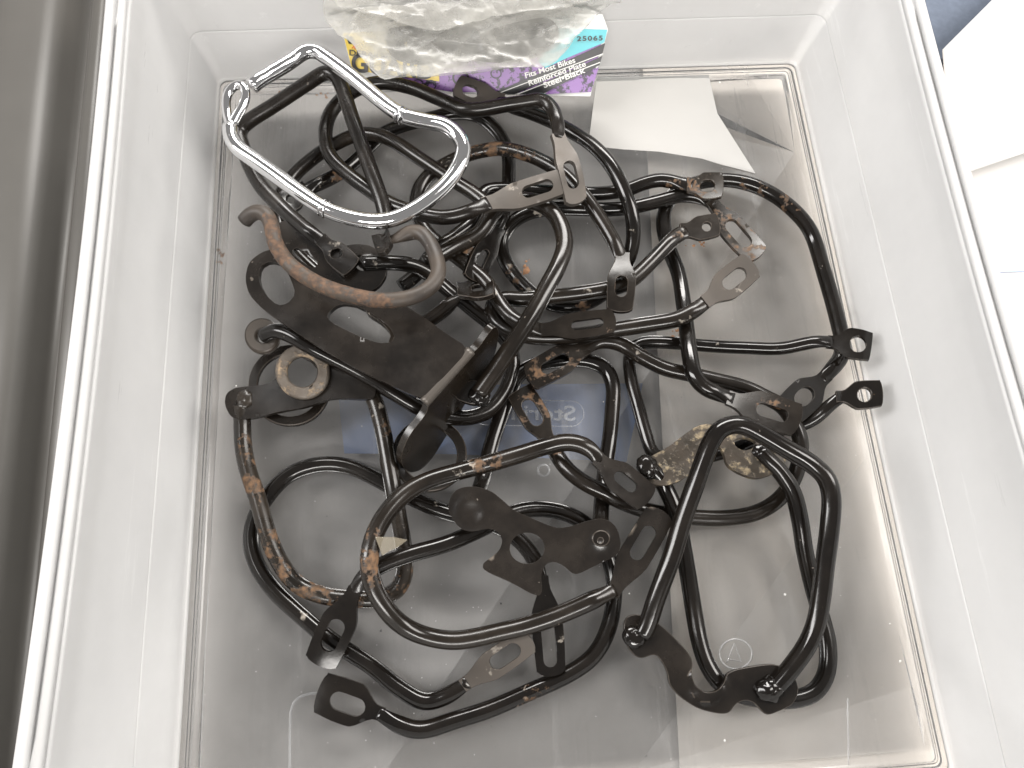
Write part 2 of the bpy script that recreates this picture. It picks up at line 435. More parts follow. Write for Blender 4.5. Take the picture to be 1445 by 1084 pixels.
box = thing('storage_box', ((FX0+FX1)/2, (FY0+FY1)/2, -.003), 'clear frosted plastic storage box holding the tangled guards', 'storage box')
# floor with its raised double line and moat
loft('box_floor', [(0, 0, 2), (.35, .55, 2), (.9, .6, 2.2), (1.3, .15, 2.4), (1.9, .1, 2.6), (2.3, .6, 2.8), (2.8, .55, 3), (3.1, 0, 3.2), (5.6, 0, 4)], M_floor, box, cap=True, solid=-.0012)
ZS, ZR = 28, 76
def wo(z): return 8.2+.15*(z-4)
loft('box_wall', [(5.6, 0, 4), (7.0, .5, 4.5), (7.9, 1.8, 5), (8.2, 4, 5.5), (wo(5), 5, 5.6, 0), (wo(12), 12, 6, 0), (wo(20), 20, 6.5, 0), (wo(ZS-.5), ZS-.5, 7, 0), (wo(ZS-.08), ZS-.08, 7, 0), (wo(ZS)+.08, ZS, 7, 0), (wo(ZS)+.24, ZS+.10, 7, 0), (wo(ZS)+.34, ZS+.25, 7, 0), (wo(ZS+.9)+.34, ZS+.9, 7, 0), (wo(35)+.4, 35, 7.5, -.2),
     (wo(45)+.5, 45, 8.5, -.8), (wo(62)+.8, 62, 10, -1.8), (wo(ZR-3.4)+.9, ZR-3.4, 12, -3), (wo(ZR-2)+.9, ZR-2, 12, -3)], M_wall, box, solid=-.0014)
r0 = wo(ZR)+.9
loft('box_rim', [(r0-.2, ZR-2, 12, -3), (r0+.2, ZR-.4, 12, -3), (r0+1.2, ZR+.1, 13, -3), (r0+2.6, ZR+.1, 13, -3), (r0+2.9, ZR+.6, 14, -3), (r0+3.1, ZR+2.4, 14, -3), (r0+3.6, ZR+2.8, 14, -3), (r0+4.6, ZR+2.8, 15, -3),
     (r0+5.2, ZR+2.3, 15, -3), (r0+5.4, ZR-4, 15, -3), (r0+5.9, ZR-8, 15, -3)], M_rimw, box, solid=-.0009)

# embossed marks of the floor
def text_mesh(txt, size, bold=0.0, extr=.0, shear=0, space=1):
    c = bpy.data.curves.new('t', 'FONT'); c.body = txt; c.size = size; c.offset = bold; c.extrude = extr; c.shear = shear; c.space_character = space
    o = bpy.data.objects.new('t', c); COL.objects.link(o); dg = bpy.context.evaluated_depsgraph_get(); dg.update()
    me = bpy.data.meshes.new_from_object(o.evaluated_get(dg)); bpy.data.objects.remove(o); me.name = 'lettering'; me.materials.clear(); return me
def place_text(name, txt, mat, parent, pl, org, along, height_px, bold=.0, mirror=False, extr=.02, lift=.0003, shear=0, width_px=None, space=1, wire=False):
    """flat lettering in plane pl, baseline start org, baseline direction point along"""
    me = text_mesh(txt, 1.0, bold, extr, shear, space)
    xs = [v.co.x for v in me.vertices]; x0, x1 = min(xs), max(xs)
    a, n = pl; p0 = on_plane(*org, a, n); p1 = on_plane(*along, a, n)
    ux = (p1-p0).normalized(); uy = n.cross(ux).normalized()
    dx, dy = along[0]-org[0], along[1]-org[1]; Lp = math.hypot(dx, dy)
    hp = on_plane(org[0]+dy/Lp*height_px*(-1 if mirror else 1), org[1]-dx/Lp*height_px*(-1 if mirror else 1), a, n)
    sy = abs((hp-p0).dot(uy))/.7; sx = (p1-p0).length/(x1-x0)
    if mirror: uy = -uy
    for v in me.vertices:
        x = (v.co.x-x0)*sx
        sgn = 1
        v.co = p0+ux*x+uy*(v.co.y*sy)*sgn+n*(v.co.z*.001+lift)
    me.update()
    return link(name, me, mat, parent, smooth=False)
FL = (Vector((0, 0, 0)), Vector((0, 0, 1)))
M_emb = milky('raised_plastic_print', (.7, .71, .72), .72, .3)
# mirrored brand lettering (it is moulded to be read from below): baseline runs right to left
def floor_line(name, pts, wd, closed=False, h=.35):
    V = []; Fc = []; W = [P(x, y, 0) for x, y in pts]; n = len(W)
    for i, p in enumerate(W):
        a = W[i-1] if (i or closed) else W[0]; b_ = W[(i+1) % n] if (i < n-1 or closed) else W[-1]
        t = (b_-a).normalized(); s = Vector((-t.y, t.x, 0))*wd*.0005
        V += [p-s+Vector((0, 0, .0001)), p-s*.4+Vector((0, 0, h*.001)), p+s*.4+Vector((0, 0, h*.001)), p+s+Vector((0, 0, .0001))]
    for i in range(n if closed else n-1):
        j = (i+1) % n
        for k in range(3): Fc.append((i*4+k, i*4+k+1, j*4+k+1, j*4+k))
    return link(name, mesh_of(name, V, Fc), M_emb, box)
floor_line('logo_border', stadium(745, 583, 158, 36, math.radians(1.0), 10), .5, True)
place_text('embossed_lettering', 'Sterilite', M_emb, box, FL, (812, 594), (688, 592), 21, mirror=True, bold=.012, lift=.0002, extr=.25)
for v in bpy.data.objects['embossed_lettering'].data.vertices: pass
floor_line('injection_mark', circle(767, 664, 8, 8, 24), 1.0, True, .4)
floor_line('recycling_mark', circle(1038, 923, 23, 21, 36), .7, True, .3)
floor_line('recycling_mark', [(1025, 935), (1036, 908), (1046, 934), (1028, 930)], .5, True, .25)
floor_line('raised_panel_edge', [(409, 1084), (409, 1040), (410, 1005), (414, 992), (422, 984), (436, 979), (470, 976)], .9, False, .35)
floor_line('raised_panel_edge', [(1196, 985), (1196, 1010), (1197, 1040), (1197, 1080)], .6, False, .25)

# ------------------------------------------------------------------ what lies under and around the box
def poly_sheet(name, pts, z, mat, thick=.0004, parent=None, it=0):
    return px_plate(name, pts, [], plane3((pts[0][0], pts[0][1], z), (pts[1][0], pts[1][1], z), (pts[2][0], pts[2][1], z)), thick, mat, parent, it=it, grid=400, warp=0, bev=.00005)
M_table = plain('grey_table_top', (.31, .285, .26), .5, nscale=9, namt=.12, vec=(1, 5, 1))
bm = bmesh.new(); y = -.9; k = 0
bmesh.ops.create_grid(bm, x_segments=2, y_segments=2, size=1.6, matrix=Matrix.Translation((0, .3, -.012)))
me = bpy.data.meshes.new('table_top'); bm.to_mesh(me); bm.free()
tag(link('table_top', me, M_table), kind='structure')

M_crate = plain('grey_plastic_crate', (.07, .066, .06), .45, nscale=60, namt=.08, bump=.05)
def ext_profile(name, prof, y0, y1, mat, yaw=0, org=(0, 0)):
    V = []; Fc = []; n = len(prof)
    for y in (y0, y1):
        for x, z in prof: V.append(Vector((x, y, z)))
    for i in range(n-1): Fc.append((i, i+1, n+i+1, n+i))
    Rm = Matrix.Rotation(yaw, 4, 'Z')
    V = [Rm @ v+Vector((*org, 0)) for v in V]
    o = link(name, mesh_of(name, V, Fc), mat); s = o.modifiers.new('solid', 'SOLIDIFY'); s.thickness = .002; return o
# ribbed lid left of the box: z and x in metres
zl = .02
xl = P(64, 375, zl*1000).x
pr = []
for i in range(90):
    u = -.25+i*.003
    if xl+u > FX0-.014: break
    g = math.exp(-((u-.002)/.006)**2)*.016+math.exp(-((u+.052)/.010)**2)*.02+math.exp(-((u+.12)/.006)**2)*.016
    pr.append((u, -g))
lid = ext_profile('ribbed_lid', pr, -.5, .6, M_crate, math.radians(1.5), (xl, .1)); lid.location.z = zl
tag(lid, 'dark grey ribbed plastic lid lying left of the clear box', 'lid')

M_white = plain('white_card', (.66, .65, .64), .5, nscale=30, namt=.03)
M_slate = plain('slate_fabric', (.09, .11, .15), .8, nscale=300, namt=.3)
M_blueline = plain('pale_blue_print', (.42, .5, .72), .6)
# white packaging right of the box
def slab(name, outline, z, t, mat, label, cat):
    pl = plane3((outline[0][0], outline[0][1], z), (outline[1][0], outline[1][1], z), (outline[2][0], outline[2][1], z))
    root = px_plate(name, outline, [], pl, t, mat, None, it=0, grid=400, warp=0, bev=.002); tag(root, label, cat); return root
slab('white_sheet', [(1330, 70), (1520, -120), (1700, -60), (1700, 130), (1345, 250)], 20, .004, M_white, 'white board slanting up at the top right beyond the box', 'board')
slab('white_carton', [(1340, 225), (1700, -40), (1800, 500), (1800, 900), (1400, 900)], 2, .012, M_white, 'white carton with a pale blue printed band right of the box', 'carton')
slab('slate_cloth', [(1290, -60), (1500, -140), (1500, 90), (1310, 90)], 5, .004, M_slate, 'dark slate cloth showing in the top right corner', 'cloth')
slab('blue_band', [(1380, 350), (1600, 345), (1600, 378), (1390, 385)], 8.6, .0006, M_blueline, 'pale blue band', 'print')
o = bpy.data.objects['blue_band']; o.name = 'printed_band'; o.parent = bpy.data.objects['white_carton']
for k in ('label', 'category'): del o[k]

M_label = plain('blue_label_paper', (.13, .20, .37), .6, nscale=40, namt=.1)
tag(poly_sheet('blue_label', [(476, 545), (907, 541), (884, 652), (640, 641), (486, 640)], -4, M_label), 'blue paper label seen through the floor of the box', 'label')
M_reflection = plain('floor_reflection_patch', (.56, .55, .53), .6, nscale=14, namt=.12)
tag(poly_sheet('floor_reflection_patch', [(842, 110), (1000, 106), (1012, 160), (1066, 245), (1020, 233), (990, 224), (966, 220), (930, 214), (880, 211), (830, 206)], .35, M_reflection), 'bright reflection on the far right of the box floor, added as a thin pale sheet', 'reflection patch')  # bright reflection on the floor, put in as a pale sheet of its shape
tag(poly_sheet('floor_lightening_board', [(905, 60), (1400, 60), (1480, 1000), (1480, 1140), (962, 1140)], -9, plain('floor_lightening_board', (.70, .635, .565), .6, nscale=18, namt=.12)), 'pale board added under the right part of the box to lighten its floor', 'board')  # added board, makes the right half of the floor look lighter


# ------------------------------------------------------------------ the guards (paths: px, py, height mm)
# bottom-left pair
guard('black guard lying lowest at bottom left, two bare scraped slotted ends under the big oval', M_black,
      [(660, 963, 9), (630, 982, 6), (600, 990, 5), (563, 971, 5), (521, 938, 5), (466, 903, 5), (425, 869, 5), (385, 831, 5), (364, 800, 5), (354, 768, 5), (357, 738, 5), (375, 704, 5), (405, 672, 5), (438, 658, 5), (470, 655, 5), (500, 661, 5), (535, 678, 5), (577, 701, 5), (618, 719, 5), (665, 733, 5), (707, 745, 5), (738, 768, 5), (757, 795, 6), (767, 822, 8)],
      A=dict(end=(748, 902, 12), mat=M_steel, w=42, slot=(.6, .46, 22)), B=dict(end=(778, 952, 9), w=44, slot=(.66, .52, 19), hn=8),
      spots=[(700, 930, 26, 's'), (660, 960, 12, 's'), (785, 900, 24, 's'), (760, 920, 16, 'r'), (430, 868, 10, 's'), (613, 717, 14, 's'), (745, 915, 14, 'r')])
guard('black guard whose two broad flat slotted ends point left at bottom left', M_black,
      [(533, 1006, 8), (566, 1024, 6), (595, 1030, 5), (640, 1017, 5), (690, 1001, 5), (746, 977, 5), (801, 952, 5), (837, 926, 5), (857, 891, 5), (866, 850, 5), (866, 815, 5), (858, 785, 5), (842, 755, 6), (815, 732, 7), (780, 720, 8), (745, 719, 10), (715, 727, 12), (680, 746, 14), (632, 767, 16), (577, 783, 18), (535, 799, 19), (513, 815, 19), (498, 838, 18)],
      A=dict(end=(450, 976, 10), w=64, slot=(.5, .58, 26), so=-2), B=dict(end=(452, 937, 12), w=50, slot=(.58, .45, 24), mat=M_black),
      spots=[(750, 985, 22, 'r'), (735, 978, 20, 's'), (585, 782, 16, 's'), (497, 973, 10, 's')])
# rusty U guard with ring plate at left
g = guard('long rusty guard at left hanging from a plate with a bare steel ring', M_rusty,
      [(341, 572, 17), (342, 597, 15), (343, 628, 14), (350, 664, 13), (364, 705, 13), (378, 755, 12), (397, 797, 10), (420, 825, 8), (455, 840, 7), (495, 845, 7), (535, 845, 6), (560, 833, 6), (571, 808, 7), (569, 770, 9), (562, 730, 12), (555, 690, 14), (547, 645, 15), (539, 602, 16), (530, 568, 17), (521, 548, 17)],
      r=4.0, spots=[(347, 640, 26, 'r'), (357, 685, 22, 'r'), (350, 632, 12, 's'), (382, 765, 24, 'r'), (392, 805, 24, 'r'), (430, 838, 30, 'r'), (470, 846, 26, 'r'), (520, 848, 16, 'r'), (540, 575, 24, 's'), (542, 600, 18, 'r'), (568, 825, 20, 'r')])
pl = plane3((340, 560, 18), (460, 545, 20), (420, 600, 19))
px_plate('bracket_plate', [(318, 572), (320, 556), (334, 547), (372, 545), (392, 538), (398, 512), (412, 498), (440, 494), (462, 500), (480, 522), (520, 532), (532, 548), (528, 566), (470, 562), (440, 573), (420, 578), (395, 582), (355, 592), (328, 592)], [circle(427, 526, 22, 22)], pl, .0025, M_matte, g)
px_plate('bare_steel_ring', circle(428, 526, 38, 38, 48), [circle(428, 526, 21.5, 21.5)], plane3((340, 560, 20.6), (460, 545, 22.4), (420, 600, 21.6)), .003, M_ring, g, it=0, bev=.0009, warp=.0015)
weld(g, 342, 567, 19, 4.5, M_rusty, 1, .3); weld(g, 521, 545, 18, 4, M_rusty, 1, .4)
for (c, ro, ri, z, lab) in (((409, 545), 58, 45, 12, 'thin dark steel ring under the bare ringed plate at left'), ((606, 643), 53, 39, 10, 'thin dark steel ring over the blue label below the big bracket')):
    o = px_plate('steel_ring', circle(*c, ro, ro*.98, 56), [circle(*c, ri, ri*.97, 48)], plane3((c[0], c[1], z), (c[0]+20, c[1], z), (c[0], c[1]+20, z+1)), .0022, M_matte, None, it=0)
    tag(o, lab, 'ring')
# U guard with riveted plate at centre
g = guard('guard with a black plate of rounded lobes, hole and rivets in the lower centre', M_black,
      [(668, 716, 20), (675, 695, 14), (681, 677, 9), (693, 628, 6), (706, 590, 5), (717, 560, 5), (729, 533, 5), (750, 517, 5), (790, 509, 5), (832, 510, 5), (855, 521, 5), (865, 545, 5), (864, 577, 5), (860, 620, 6), (854, 665, 6.5), (849, 712, 12), (847, 752, 20)], spots=[])
pl = plane3((660, 715, 24), (850, 760, 25), (740, 800, 22))
o2 = [(580+x/3.6125, 560+y/3.6125) for x, y in [(190, 580), (195, 530), (225, 480), (270, 460), (330, 458), (410, 480), (470, 530), (525, 580), (620, 622), (740, 672), (820, 660), (900, 632), (960, 620), (1015, 632), (1055, 680), (1070, 760), (1045, 812), (960, 850), (850, 905), (820, 900), (780, 862), (730, 838), (685, 852), (660, 905), (670, 985), (655, 1015), (610, 1003), (520, 950), (370, 885), (365, 850), (400, 825), (450, 785), (468, 735), (450, 690), (400, 668), (300, 692), (235, 660)]]
hx_, hy_ = 580+592/3.6125, 560+772/3.6125
def bump_rivet(x, y):
    d1 = math.hypot(x-(580+965/3.6125), y-(560+725/3.6125)); d2 = math.hypot(x-(580+310/3.6125), y-(560+590/3.6125))
    return 1.5*math.exp(-(d1/11)**2)-.45*math.exp(-(d2/10)**2)+.35*math.exp(-((d2-19)/6)**2)
px_plate('bracket_plate', o2, [circle(hx_, hy_, 24.5, 22, 36)], pl, .0025, M_matte, g, grid=4.5, bend=bump_rivet, it=2)
a_, n_ = pl
rv = px_plate('rivet', circle(580+968/3.6125, 560+722/3.6125, 13, 12, 28), [circle(580+965/3.6125, 560+733/3.6125, 3.2, 3.2, 12)], (a_+n_*.0022, n_), .0012, M_black, g, it=0, grid=4, bev=.0007)
# guard with two slotted ends above the logo
guard('guard with rust edged slotted ends crossing above the blue label', M_black2,
      [(773, 620, 11), (785, 641, 14), (801, 663, 16), (824, 681, 17), (848, 693, 17), (876, 708, 14), (910, 720, 9), (950, 727, 6), (990, 731, 5), (1026, 731, 5), (1066, 724, 5), (1095, 708, 5), (1116, 684, 6), (1127, 655, 9), (1130, 625, 12), (1121, 598, 13), (1103, 573, 13), (1081, 561, 13), (1054, 548, 12), (1012, 537, 12), (971, 528, 12), (938, 520, 12), (904, 503, 12), (880, 488, 12), (860, 482, 13), (841, 483, 13), (822, 494, 14)],
      A=dict(end=(731, 549, 10), w=41, slot=(.52, .5, 19), flat=1), B=dict(end=(746, 535, 15), w=42, slot=(.52, .5, 17), mat=M_black2),
      spots=[(760, 570, 30, 'r'), (735, 590, 16, 'r'), (815, 505, 18, 'r'), (760, 520, 20, 'r'), (788, 515, 24, 'r'), (900, 503, 14, 's'), (1120, 630, 10, 's'), (790, 640, 8, 'r')])
# right guard lying lowest with the end pointing right (thin tube)
guard('slim black guard at right whose two slotted ends stick out over the right wall', M_black,
      [(1176, 483, 15), (1155, 482, 14), (1137, 485, 12), (1101, 492, 9), (1054, 491, 6), (1010, 489, 5), (960, 485, 5), (915, 483, 5), (898, 487, 5), (889, 501, 5), (890, 533, 5), (901, 575, 5), (911, 612, 5), (922, 640, 5), (945, 650, 5), (985, 647, 5), (1030, 636, 5), (1065, 622, 5), (1095, 608, 6), (1125, 602, 7), (1151, 590, 10), (1172, 571, 14), (1188, 560, 16)],
      r=3.3, A=dict(end=(1230, 491, 19), w=42, slot=(.62, .4, 24), flat=1, hn=9), B=dict(end=(1244, 556, 19), w=40, slot=(.56, .34, 20), hn=9),
      spots=[(1240, 553, 10, 'r'), (1010, 489, 8, 's'), (1097, 492, 7, 's')])
# right big guard
guard('largest black guard at upper right with wide slotted ends meeting near its lower corner', M_black,
      [(1160, 536, 8), (1172, 523, 7), (1186, 505, 6), (1189, 486, 6), (1184, 461, 6), (1173, 419, 6), (1160, 375, 6), (1149, 339, 6), (1141, 322, 7), (1126, 303, 8), (1096, 278, 8), (1061, 261, 8), (1024, 254, 7), (985, 258, 6), (958, 269, 5), (941, 288, 5), (936, 315, 5), (943, 348, 5), (957, 385, 6), (964, 425, 9), (969, 465, 15), (973, 500, 20), (980, 530, 22), (993, 546, 22), (1017, 557, 21), (1035, 564, 21)],
      r=4.0, A=dict(end=(1107, 586, 14), w=50, slot=(.48, .42, 23)), B=dict(end=(1127, 594, 20), w=50, slot=(.6, .48, 19), mat=M_black2),
      spots=[(1080, 265, 30, 'r'), (1050, 256, 25, 'r'), (1110, 285, 22, 'r'), (1130, 300, 14, 'r'), (1025, 560, 10, 's'), (1090, 575, 20, 'r'), (1160, 375, 6, 's'), (965, 425, 6, 's')])
# guard 4: long one with ring and rusty tab
guard('long curved guard from the printed card to a badly rusted slotted end at right', M_black,
      [(700, 141, 14), (720, 150, 13), (745, 158, 13), (775, 170, 14), (805, 185, 17), (838, 207, 21), (863, 235, 23), (882, 273, 22), (892, 305, 19), (893, 342, 14), (883, 375, 10), (864, 403, 7), (835, 425, 5), (800, 433, 5), (765, 424, 5), (737, 402, 5), (718, 378, 5), (708, 355, 5), (709, 335, 6), (722, 315, 7), (745, 301, 8), (777, 295, 8), (820, 295, 9), (855, 296, 10), (891, 293, 11), (930, 284, 11), (963, 276, 11), (990, 280, 11), (1008, 290, 12)],
      A=dict(end=(643, 122, 22), mat=M_steel, w=34, slot=(.64, .4, 17), so=0), B=dict(end=(1070, 362, 14), w=38, slot=(.55, .5, 19), mat=M_rusty, hn=9),
      spots=[(845, 210, 12, 's'), (760, 300, 24, 's'), (715, 325, 16, 's'), (725, 388, 26, 'r'), (715, 370, 16, 's'), (750, 410, 14, 's'), (820, 428, 26, 'r'), (1030, 310, 34, 'r'), (1060, 355, 30, 'r'), (1065, 350, 20, 's'), (893, 330, 12, 's'), (665, 130, 16, 'r')])
guard('black guard lying behind the chrome one, its orange rusted slotted end pointing right', M_black,
      [(978, 262, 17), (955, 258, 15), (932, 254, 14), (905, 260, 13), (888, 267, 12), (849, 273, 11), (800, 272, 11), (750, 270, 11), (710, 267, 12), (685, 270, 14), (676, 290, 15), (668, 312, 16), (645, 332, 17), (615, 352, 18), (590, 385, 18), (566, 405, 18)],
      A=dict(end=(1020, 262, 19), w=38, slot=(.48, .5, 17), hn=11, mat=M_rusty),
      spots=[(955, 258, 20, 'r'), (985, 262, 26, 'r'), (1005, 258, 18, 'r'), (1010, 268, 14, 's'), (640, 335, 18, 's')])
# guard 5
guard('guard with a pale rust scraped arch and two dark slotted ends close together mid pile', M_black2,
      [(878, 366, 21), (863, 335, 21), (835, 291, 22), (815, 266, 22), (799, 249, 21), (772, 231, 20), (738, 216, 18), (705, 210, 15), (664, 217, 13), (632, 230, 12), (605, 248, 11), (590, 270, 11), (588, 295, 11), (600, 325, 12), (630, 352, 14), (660, 375, 16), (688, 400, 17), (705, 428, 18), (725, 450, 20), (750, 462, 21), (772, 466, 22)],
      A=dict(end=(874, 440, 22.5), w=40, slot=(.55, .4, 17), hn=11), B=dict(end=(867, 453, 25), w=36, slot=(.6, .48, 14), hn=10),
      spots=[(690, 205, 30, 'r'), (735, 213, 24, 'r'), (655, 215, 20, 'r'), (630, 228, 22, 's'), (700, 412, 14, 's'), (855, 460, 16, 'r'), (876, 400, 14, 'r')])
# guard 7
guard('guard reaching right from the middle, one end round holed, one bare and slotted', M_black2,
      [(969, 325, 16), (955, 333, 16), (927, 361, 16), (899, 389, 16), (880, 402, 16), (857, 408, 16), (821, 414, 15), (777, 419, 14), (740, 423, 13), (711, 422, 12), (696, 428, 12), (697, 448, 13), (715, 466, 14), (760, 476, 15), (810, 474, 16), (863, 466, 17), (908, 459, 19), (957, 450, 21), (980, 438, 22), (1001, 422, 23)],
      r=4.0, A=dict(end=(1014, 318, 17), w=34, slot=(.62, .26, 13)), B=dict(end=(1061, 374, 25), w=44, slot=(.58, .5, 20), mat=M_steel),
      spots=[(968, 322, 16, 's'), (957, 330, 12, 'r'), (1040, 405, 18, 's'), (1055, 385, 18, 's'), (960, 448, 14, 's'), (830, 412, 12, 's')])
# guard 28 and 6 and 2 and 3
guard('glossy dark guard lowest under the chrome one, rising in an arch', M_black,
      [(425, 272, 13), (447, 261, 10), (477, 246, 7), (505, 224, 5), (521, 207, 5), (541, 188, 5), (572, 176, 5), (605, 168, 5), (640, 160, 5), (672, 163, 5), (700, 184, 5), (716, 214, 5), (718, 245, 5), (716, 275, 7), (708, 305, 11), (698, 330, 15)],
      A=dict(end=(400, 290, 15), w=34, slot=(.6, .4, 13)), B=dict(end=(666, 395, 18), w=32, slot=(.58, .46, 11), roll=.25),
      spots=[(470, 243, 24, 'r'), (455, 252, 18, 's'), (495, 235, 10, 'r'), (680, 320, 14, 'r')])
guard('dark guard crossing under the chrome loop and running down right to the middle', M_black2,
      [(655, 410, 17), (620, 442, 15), (590, 458, 14), (540, 440, 12), (480, 410, 11), (430, 370, 11), (398, 330, 10), (392, 290, 10), (411, 252, 10), (433, 230, 10), (466, 207, 10), (505, 190, 10), (535, 191, 12), (556, 200, 13), (591, 223, 14), (632, 250, 15), (674, 277, 17), (692, 295, 18), (690, 315, 17), (672, 340, 16), (655, 362, 16)],
      A=dict(end=(697, 404, 22), w=28, slot=(.5, .5, 9), roll=.5), spots=[(655, 358, 18, 'r'), (425, 240, 14, 's')])
guard('guard with flat bar across the chrome loop and a holed end pointing down left', M_matte,
      [(460, 345, 31), (433, 325, 29), (411, 306, 27), (389, 285, 26), (368, 262, 25), (353, 235, 24), (342, 205, 23), (338, 185, 23), (350, 172, 24), (383, 151, 26), (438, 115, 29), (458, 103, 30), (471, 105, 31), (480, 118, 31), (499, 173, 31), (521, 234, 30), (540, 288, 28), (545, 312, 26)],
      A=dict(end=(498, 380, 33), w=36, slot=(.4, .34, 14), sa=-1.0), r=3.9,
      spots=[(470, 348, 18, 's'), (523, 238, 8, 's')])
guard('guard lying across the printed card edge with two bare steel slotted ends', M_matte,
      [(789, 196, 33), (786, 172, 32), (778, 152, 31), (766, 142, 31), (738, 145, 29), (710, 149, 27), (683, 154, 25), (655, 155, 24), (638, 148, 22), (618, 139, 21), (577, 123, 19), (541, 117, 18), (513, 122, 17), (485, 138, 17), (466, 160, 17), (459, 190, 18), (466, 220, 19), (490, 245, 21), (521, 268, 23), (549, 287, 25), (590, 301, 28), (628, 307, 30), (657, 301, 31), (690, 286, 32)],
      A=dict(end=(813, 287, 33), mat=M_steel, w=32, slot=(.6, .42, 17), hn=10, roll=.1), B=dict(end=(794, 257, 35), w=38, slot=(.66, .42, 18), mat=M_steel),
      spots=[(735, 265, 20, 's'), (765, 250, 14, 's'), (815, 262, 14, 's'), (650, 310, 12, 's')])
# chrome guard
g = guard('shiny chrome guard resting on top of the pile at upper left', M_chrome,
      [(355, 122, 50), (366, 113, 50), (378, 106, 49), (405, 90, 48), (419, 80, 47), (432, 72, 47), (446, 72, 47), (459, 80, 47), (494, 106, 47), (535, 140, 47), (557, 157, 47), (568, 163, 47), (585, 168, 47), (604, 172, 47), (628, 177, 48), (645, 190, 48), (654, 208, 48), (650, 228, 48), (633, 256, 48), (602, 284, 48), (571, 303, 48), (542, 312, 48), (512, 311, 48), (482, 304, 48), (455, 293, 48), (425, 273, 48), (397, 253, 48), (355, 223, 49), (336, 209, 49), (326, 193, 49), (325, 178, 49)],
      r=3.8, group=None, dents=.004,
      spots=[])
lp = [(326, 180, 48), (321, 165, 48), (319, 150, 48.5), (320, 136, 49), (326, 125, 49.5), (335, 119, 50), (343, 120, 50.5), (347, 129, 50.5), (346, 141, 50), (341, 153, 49.5), (334, 165, 49), (328, 177, 48.5)]
link('mounting_tab', tube_mesh('mounting_tab', [P(*p) for p in lp], .0020, dents=.03), M_chrome, g)
for (x, y) in ((459, 295), (566, 163)):
    bm = bmesh.new(); c = P(x, y, 48.0)
    d = (P(x+9, y+5, 48)-P(x-9, y-5, 48)).normalized()
    q = d.to_track_quat('Z', 'Y').to_matrix().to_4x4()
    for s_ in (-1.1, 1.1):
        bmesh.ops.create_uvsphere(bm, u_segments=24, v_segments=12, radius=1, matrix=Matrix.Translation(c+d*s_*.001) @ q @ Matrix.Diagonal((.0040, .0040, .0009, 1)))
    me = bpy.data.meshes.new('crimp'); bm.to_mesh(me); bm.free(); link('crimp', me, M_chrome, g)

# eyelet guard + lobed plate
g = guard('black guard with a round washer eyelet at left, running under the big bracket', M_black,
      [(372, 474, 24), (390, 467, 27), (408, 472, 28), (428, 484, 28), (472, 507, 25), (514, 529, 22), (555, 554, 20), (590, 575, 17), (625, 587, 13), (660, 590, 10), (690, 580, 8), (708, 560, 7), (719, 538, 7), (724, 512, 7), (720, 490, 8), (703, 467, 10), (672, 441, 12), (640, 415, 15), (612, 392, 20), (592, 379, 25), (575, 373, 29), (553, 371, 31), (513, 372, 31)],
      spots=[(402, 476, 7, 's'), (530, 372, 10, 's')])
px_plate('eyelet_washer', circle(371, 475, 25, 25, 40), [circle(373, 476, 9, 9, 20)], plane3((371, 475, 21), (391, 475, 21.5), (371, 495, 21)), .0035, M_steel, g, it=0, bev=.0011)
px_plate('bracket_plate', [(392, 318), (404, 312), (425, 326), (450, 340), (476, 352), (500, 346), (526, 348), (544, 366), (547, 388), (534, 408), (508, 418), (484, 412), (462, 396), (430, 380), (405, 362), (392, 342)], [circle(513, 372, 11, 12, 20), stadium(432, 366, 40, 13, .6)], plane3((400, 330, 27), (500, 390, 29), (530, 360, 30)), .0025, M_matte, g)
weld(g, 514, 372, 30.5, 4.6, M_matte, 1, .3)

# big bracket
PLB = plane3((380, 400, 33), (660, 500, 41), (590, 560, 39))
bt = guard('heavy black bracket with a slotted flat plate and bent flange in the middle left', M_black2,
      [(676, 556, 27), (698, 524, 30), (725, 484, 33), (749, 447, 34), (772, 405, 34), (790, 370, 33), (797, 345, 31), (790, 315, 29), (775, 295, 27), (752, 284, 25), (722, 284, 22), (700, 296, 20), (675, 330, 19), (640, 350, 20), (600, 372, 24)],
      r=4.3, spots=[(787, 343, 5, 's')])
px_plate('bracket_plate', [(347, 395), (352, 372), (370, 358), (392, 352), (410, 372), (440, 395), (480, 408), (560, 425), (600, 450), (632, 474), (664, 494), (631, 531), (598, 566), (560, 548), (500, 520), (440, 485), (392, 452), (372, 438), (353, 418)],
         [smooth_poly([(366, 398), (368, 378), (382, 370), (402, 376), (412, 396), (420, 418), (408, 432), (394, 434), (378, 420)], 1), smooth_poly([(458, 452), (478, 430), (510, 434), (535, 450), (556, 468), (554, 484), (536, 486), (506, 476)], 2)], PLB, .0028, M_matte, bt, grid=8)
px_plate('slot_lip', smooth_poly([(516, 440), (535, 448), (558, 466), (557, 482), (548, 487), (553, 474), (540, 458), (520, 446)], 1), [], plane3((516, 440, 36), (560, 470, 37.5), (520, 460, 36.5)), .004, M_black2, bt, it=0, grid=5)
a, n = PLB
e0 = on_plane(664, 494, a, n); e1 = on_plane(598, 568, a, n)
# flange folds down from the far edge
fl_dir = (Vector((e0.x-e1.x, e0.y-e1.y, 0)).normalized().cross(Vector((0, 0, 1))))
c0 = P(690, 520, 16)
pf = ((e0+e1)/2, (e0-e1).cross(c0-e1).normalized())
if pf[1].z < 0: pf = (pf[0], -pf[1])
px_plate('flange', [(664, 493), (672, 486), (690, 460), (697, 458), (700, 468), (697, 488), (690, 512), (672, 538), (655, 566), (630, 606), (603, 648), (588, 661), (574, 664), (563, 655), (561, 640), (573, 612), (598, 582), (602, 566), (630, 532)], [], pf, .003, M_black2, bt, it=2, grid=8, bev=.0009)
